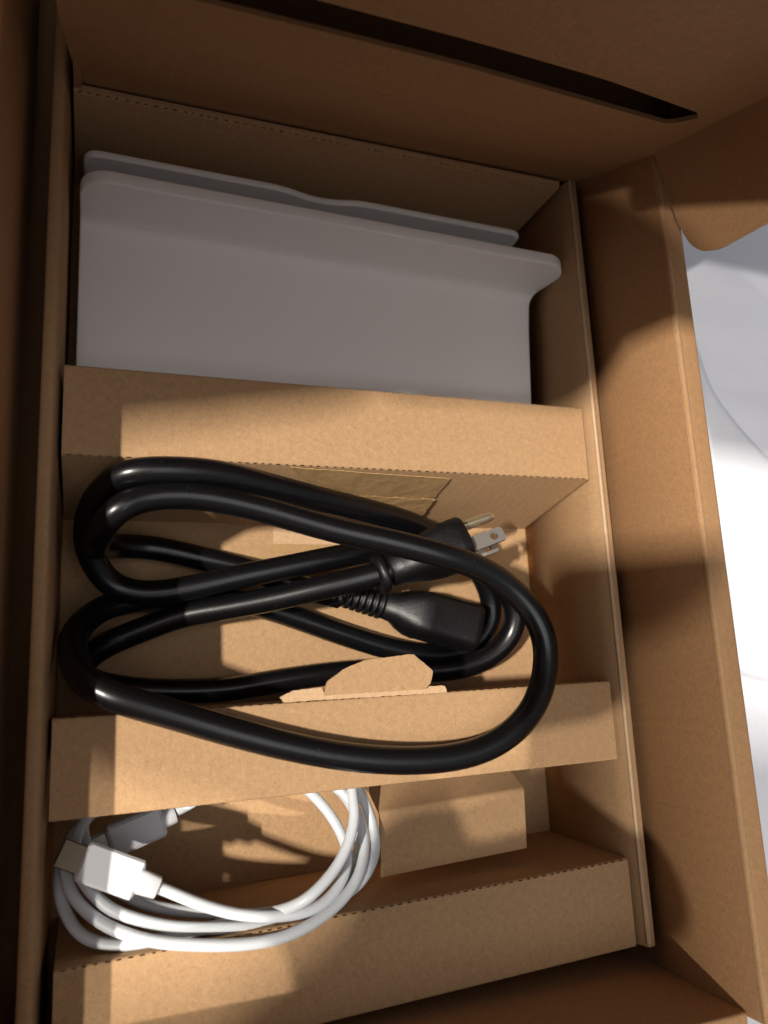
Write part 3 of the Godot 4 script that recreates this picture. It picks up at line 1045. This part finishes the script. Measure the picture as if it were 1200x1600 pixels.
func white_cable() -> void:
	var o := thing("usb_cable", "thin white charging cable coiled in the near bay with flat metal plug", "cable")
	var raw := [
		[33.3, 56.0, 191.3], [36.7, 56.0, 192.9], [46.4, 57.0, 197.9], [58.8, 57.0, 202.9], [71.7, 57.0, 205.4], [83.5, 56.0, 205.7], [91.7, 54.0, 203.0], [98.0, 51.0, 197.5], [100.9, 47.0, 191.1], [99.8, 43.0, 184.0], [96.0, 40.0, 176.8], [90.3, 37.0, 169.8], [80.2, 34.0, 161.6], [64.1, 30.0, 156.0],
		[43.2, 28.0, 155.6], [23.0, 30.0, 161.4], [10.5, 36.0, 172.1],
		[7.8, 44.0, 179.6], [11.0, 50.0, 188.1], [16.9, 52.0, 194.8], [21.8, 53.0, 198.2], [31.6, 54.0, 202.3], [41.5, 55.0, 205.0], [57.0, 54.0, 207.5], [70.3, 52.0, 209.0], [84.5, 50.0, 208.5], [96.1, 47.0, 204.6], [104.7, 44.0, 195.5], [107.8, 42.0, 185.0], [105.1, 40.0, 174.8], [98.3, 36.0, 166.9],
		[80.7, 32.0, 158.3], [55.0, 24.0, 155.5], [25.4, 25.0, 161.9], [9.5, 31.0, 172.6],
		[5.2, 40.0, 182.0], [6.1, 46.0, 188.7], [9.6, 50.0, 194.2], [16.0, 53.0, 199.9], [24.1, 56.0, 204.0], [33.6, 59.4, 206.9], [45.8, 61.0, 209.1], [58.0, 61.0, 211.0], [70.9, 60.4, 211.5], [82.3, 58.4, 209.8], [94.8, 55.0, 205.0], [103.1, 52.0, 198.0], [107.4, 48.0, 188.9], [107.1, 44.0, 180.1], [102.9, 41.0, 171.0],
		[89.6, 36.0, 162.2], [57.8, 20.0, 158.3], [23.4, 20.0, 165.7], [5.5, 30.0, 177.7],
		[3.4, 40.0, 191.6], [6.4, 44.0, 199.2], [10.4, 48.0, 204.1], [16.2, 50.0, 207.0], [23.9, 53.0, 207.9], [34.5, 54.0, 207.6], [50.9, 52.0, 207.0], [70.2, 50.0, 206.4], [88.5, 49.0, 206.7], [102.3, 49.0, 202.8], [109.6, 48.0, 195.6], [112.0, 47.0, 188.7], [111.3, 45.0, 180.4], [108.9, 43.0, 172.6], [106.0, 43.0, 166.0],
		[104.0, 46.0, 165.0], [103.0, 49.0, 170.3], [102.4, 53.0, 176.7], [99.1, 56.5, 184.1], [94.0, 59.0, 191.0], [87.7, 61.0, 196.2], [80.4, 61.5, 200.9], [73.0, 54.5, 204.6], [64.5, 49.0, 205.8], [48, 46, 203.6], [29, 44, 198.5], [16, 40, 189], [10, 33, 174], [14, 24, 160], [34, 20, 150], [56, 22, 151], [60, 27, 161], [51, 29.6, 168.6], [41.9, 30.0, 172.6]]
	# the last run ends in the second connector
	var pts := []
	for p in raw:
		pts.append(a3(p))
	var st := begin()
	tube(st, smooth_line(pts, 7), func(_t: float) -> float: return 1.95, 16)
	put("cable", done(st), M.white_jacket, o)
	# flat-shelled plug lying on top of the coil
	var plug := Node3D.new()
	plug.name = "plug"
	o.add_child(plug, true)
	var ax := Vector3(-24.2, 0.0, -11.6).normalized()
	var e1 := Vector3(-11.6, 0, 24.2).normalized()
	var e2 := Vector3(0, 1, 0)
	e1 = (e1 * cos(0.16) + e2 * sin(0.16)).normalized()
	e2 = ax.cross(e1).normalized()
	if e2.y < 0:
		e2 = -e2
	var tail := v(27.6, 56.4, 188.6)
	st = begin()
	chamfered(st, tail + ax * 9.6 * K, e1, e2, ax, Vector3(6.0, 3.1, 9.7), 0.9)
	put("body", done(st), M.white_plug, plug)
	st = begin()
	loft(st, tail - ax * 6.5 * K, ax, e1, e2, [[0.0, 3.2, 2.9, 4.0], [0.3, 3.5, 3.1, 4.0], [6.0, 3.8, 3.3, 4.0], [7.6, 3.8, 3.3, 4.0]], 32)
	put("strain_relief", done(st), M.white_plug, plug)
	st = begin()
	chamfered(st, tail + ax * 22.6 * K, e1, e2, ax, Vector3(4.3, 1.8, 4.0), 0.35)
	put("shell", done(st), M.usb_shell, plug)
	# the other end, down under the shelf
	var con := Node3D.new()
	con.name = "connector"
	o.add_child(con, true)
	ax = Vector3(-19.0, 0.0, 6.0).normalized()
	e1 = Vector3(6.0, 0, 19.0).normalized()
	e2 = Vector3.UP
	var t2 := v(37.0, 30.0, 175.0)
	st = begin()
	chamfered(st, t2 + ax * 9.0 * K, e1, e2, ax, Vector3(5.4, 3.4, 9.6), 1.1)
	put("body", done(st), M.white_plug, con)
	st = begin()
	loft(st, t2 - ax * 5.0 * K, ax, e1, e2, [[0.0, 2.8, 2.8, 2.4], [0.4, 3.1, 3.1, 2.4], [5.4, 3.4, 3.2, 2.4]], 24)
	put("strain_relief", done(st), M.white_plug, con)
	st = begin()
	chamfered(st, t2 + ax * 22.0 * K, e1, e2, ax, Vector3(4.2, 1.25, 3.6), 0.8)
	put("shell", done(st), M.nickel, con)


# the phone that takes the picture and the hand that holds it: outside the frame, they shade the carton
func phone() -> void:
	var right := Vector3(0.9364830, 0.3474641, 0.0476260)
	var up := Vector3(-0.0247395, 0.2009074, -0.9792978)
	var back := Vector3(-0.3498392, 0.9159175, 0.1967425)
	var c := v(10.05, 339.1, 126.1)
	var o := thing("phone", "dark phone held level above the open carton, taking the picture", "phone", c + (right * -12.5 - up * 56.0 + back * 6.5) * K)
	var st := begin()
	var outl := rounded([Vector2(0, -80), Vector2(38, -80), Vector2(38, 80), Vector2(-38, 80), Vector2(-38, -80), Vector2(0, -80)], [0, 12, 12, 12, 12, 0], 7)
	outl.remove_at(outl.size() - 1)
	plate_into(st, outl, back * -0.0042, right, up, back, 8.4)
	put("body", done(st), M.phone, o)

	var P := func(p: Array) -> Vector3: return c + (right * p[0] - up * p[1] + back * p[2]) * K
	var bones := []
	var bone := func(p: Array, r0: float, q: Array, r1: float) -> void:
		bones.append([P.call(p), r0 * K, P.call(q), r1 * K])
	var wrist: Vector3 = P.call([-40, 232, -18])
	var elbow := v(-280, 255, 500)
	bones.append([elbow.lerp(wrist, 0.5), 0.036, wrist, 0.026])
	for f in [[70.0, 9.2, 1.0], [90.0, 9.6, 1.06], [110.0, 9.2, 1.0], [128.0, 8.2, 0.82]]:
		var e: float = f[0]
		var r: float = f[1]
		var g: float = f[2]
		bone.call([-52, 178 - (128 - e) * 0.15, -10], 20.0, [-84, e + 8, -3], r + 4.0)
		bone.call([-84, e + 8, -3], r + 2.0, [-84 + 40 * g, e - 2, -9], r)
		bone.call([-84 + 40 * g, e - 2, -9], r, [-84 + 66 * g, e - 3, -8.4], r - 1.0)
		bone.call([-84 + 66 * g, e - 3, -8.4], r - 1.0, [-84 + 86 * g, e - 1, -7.0], r - 2.0)
	bone.call([-52, 200, -10], 25.0, [28, 192, -8], 20.0)
	bone.call([-60, 178, -4], 21.0, [-84, 150, 8], 15.0)
	bone.call([-84, 150, 8], 14.0, [-66, 118, 18], 11.0)
	bone.call([-66, 118, 18], 10.5, [-48, 92, 20.5], 9.0)
	# the photographer: arm, shoulders and bowed head, all to the left of the carton
	var who := thing("person", "photographer in a dark jumper leaning over the carton, one arm added over its lid for shade", "person")
	st = begin()
	skin_mesh(st, bones, 0.004, 0.006)
	var h := v(-231, 574, 284)
	var f := Vector3(0.80, -0.59, -0.08).normalized()
	var sd := f.cross(Vector3.UP).normalized()
	var u := sd.cross(f).normalized()
	var at := func(a: float, b: float, d: float) -> Vector3: return h + (f * a + u * b + sd * d) * K
	var head := []
	for b in [[[-14, 14, 0], 80.0, [16, 14, 0], 76.0], [[34, -16, 0], 60.0, [44, -78, 0], 36.0], [[82, 6, 0], 9.0, [101, -30, 0], 12.0], [[82, 24, -30], 9.0, [82, 24, 30], 9.0],
			[[80, -60, -16], 9.0, [80, -60, 16], 9.0], [[72, 4, -32], 12.0, [72, 4, -30], 12.0], [[72, 4, 32], 12.0, [72, 4, 30], 12.0],
			[[0, 18, -80], 9.0, [-4, -18, -76], 7.0], [[0, 18, 80], 9.0, [-4, -18, 76], 7.0], [[-40, -40, 0], 56.0, [-120, -110, 0], 60.0]]:
		head.append([at.call(b[0][0], b[0][1], b[0][2]), b[1] * K, at.call(b[2][0], b[2][1], b[2][2]), b[3] * K])
	skin_mesh(st, head, 0.006, 0.014)
	# other arm and hand, added over the lid's tuck flap to block the bulb
	var palm := [[v(-150, 328, 14), 0.026, v(-112, 322, 12), 0.022]]
	for k in 4:
		var z: float = [20.0, 5.0, -10.0, -24.0][k]
		var g: float = [0.94, 1.05, 1.0, 0.8][k]
		palm.append([v(-118, 321, 8 + z * 0.25), 0.019, v(-66, 317, z), 0.012])
		palm.append([v(-66, 317, z), 0.0105, v(-66 + 42 * g, 317, z + 1), 0.009])
		palm.append([v(-66 + 42 * g, 317, z + 1), 0.009, v(-66 + 66 * g, 315, z + 1), 0.0082])
		palm.append([v(-66 + 66 * g, 315, z + 1), 0.0082, v(-66 + 84 * g, 313, z), 0.0072])
	palm.append([v(-122, 322, 20), 0.017, v(-98, 318, 24), 0.012])
	palm.append([v(-98, 318, 24), 0.0115, v(-74, 314, 31), 0.010])
	palm.append([v(-74, 314, 31), 0.010, v(-52, 312, 33), 0.0085])
	skin_mesh(st, palm, 0.004, 0.006)
	put("body", done(st), M.skin, who)
	st = begin()
	var hair := []
	for b in [[[-20, 22, 0], 104.0, [8, 30, 0], 94.0], [[-36, -2, 0], 84.0, [-62, -40, 0], 66.0]]:
		hair.append([at.call(b[0][0], b[0][1], b[0][2]), b[1] * K, at.call(b[2][0], b[2][1], b[2][2]), b[3] * K])
	skin_mesh(st, hair, 0.007, 0.02)
	put("hair", done(st), M.phone, who)
	st = begin()
	var shoulder := v(-480, 480, 460)
	var other := v(-490, 490, 110)
	var elbow2 := v(-340, 400, 40)
	var wrist2 := v(-125, 326, 14)
	var mid := (shoulder + other) * 0.5
	var hip := v(-690, 60, 290)
	var knit := []
	for b in [[shoulder, 62.0, elbow, 50.0], [elbow, 50.0, wrist.lerp(elbow, 0.16), 38.0], [shoulder, 70.0, other, 70.0], [other, 62.0, elbow2, 50.0], [elbow2, 50.0, wrist2, 38.0],
			[mid + v(-60, -60, 0), 120.0, mid + v(-110, -250, 0), 125.0], [mid + v(-110, -250, 0), 125.0, hip, 140.0], [mid, 80.0, at.call(-118, -108, 0), 64.0]]:
		knit.append([b[0], b[1] * K, b[2], b[3] * K])
	skin_mesh(st, knit, 0.014, 0.05)
	put("jumper", done(st), M.sleeve, who)


# surface nets over the smooth union of tapered capsules
func skin_mesh(st: SurfaceTool, bones: Array, cell: float, blend: float) -> void:
	var lo := Vector3.ONE * 1e9
	var hi := -lo
	for b in bones:
		for k in 2:
			var m = Vector3.ONE * (b[1 + 2 * k] + 2 * cell)
			lo = lo.min(b[2 * k] - m)
			hi = hi.max(b[2 * k] + m)
	var nx := int((hi.x - lo.x) / cell) + 2
	var ny := int((hi.y - lo.y) / cell) + 2
	var nz := int((hi.z - lo.z) / cell) + 2
	var field := PackedFloat32Array()
	field.resize(nx * ny * nz)
	field.fill(1.0)
	for b in bones:
		var p: Vector3 = b[0]
		var q: Vector3 = b[2]
		var r0: float = b[1]
		var r1: float = b[3]
		var reach := maxf(r0, r1) + 3 * cell + blend
		var l0 := ((p.min(q) - Vector3.ONE * reach - lo) / cell).floor()
		var l1 := ((p.max(q) + Vector3.ONE * reach - lo) / cell).ceil()
		var d := q - p
		var dd := maxf(d.length_squared(), 1e-12)
		for z in range(maxi(0, int(l0.z)), mini(nz, int(l1.z))):
			for y in range(maxi(0, int(l0.y)), mini(ny, int(l1.y))):
				for x in range(maxi(0, int(l0.x)), mini(nx, int(l1.x))):
					var w := lo + Vector3(x, y, z) * cell
					var t := clampf((w - p).dot(d) / dd, 0, 1)
					var e := w.distance_to(p + d * t) - lerpf(r0, r1, t)
					var at := (z * ny + y) * nx + x
					var f := field[at]
					var h := clampf(0.5 + 0.5 * (f - e) / blend, 0, 1)
					field[at] = lerpf(f, e, h) - blend * h * (1 - h)
	var corner := PackedInt32Array([0, 1, nx, nx + 1, nx * ny, nx * ny + 1, nx * ny + nx, nx * ny + nx + 1])
	var ids := {}
	var pts := PackedVector3Array()
	for z in nz - 1:
		for y in ny - 1:
			for x in nx - 1:
				var at := (z * ny + y) * nx + x
				var neg := 0
				for k in 8:
					if field[at + corner[k]] < 0:
						neg += 1
				if neg == 0 or neg == 8:
					continue
				var sum := Vector3.ZERO
				var cnt := 0
				for k in 8:
					for bit in [1, 2, 4]:
						if k & bit:
							continue
						var fa := field[at + corner[k]]
						var fb := field[at + corner[k | bit]]
						if (fa < 0) == (fb < 0):
							continue
						var t := fa / (fa - fb)
						var pa := Vector3(k & 1, (k >> 1) & 1, (k >> 2) & 1)
						var pb := Vector3((k | bit) & 1, ((k | bit) >> 1) & 1, ((k | bit) >> 2) & 1)
						sum += pa.lerp(pb, t)
						cnt += 1
				ids[at] = pts.size()
				pts.append(lo + (Vector3(x, y, z) + sum / cnt) * cell)
	st.set_smooth_group(1)
	for at in ids:
		for k in 3:
			var step: int = [1, nx, nx * ny][k]
			var u: int = [nx, nx * ny, 1][k]
			var w: int = [nx * ny, 1, nx][k]
			var fa := field[at]
			var fb := field[at + step]
			if (fa < 0) == (fb < 0) or not (ids.has(at - u) and ids.has(at - w) and ids.has(at - u - w)):
				continue
			var a := pts[ids[at]]
			var b := pts[ids[at - u]]
			var c := pts[ids[at - u - w]]
			var e := pts[ids[at - w]]
			if fa < 0:
				quad(st, a, e, c, b)
			else:
				quad(st, a, b, c, e)
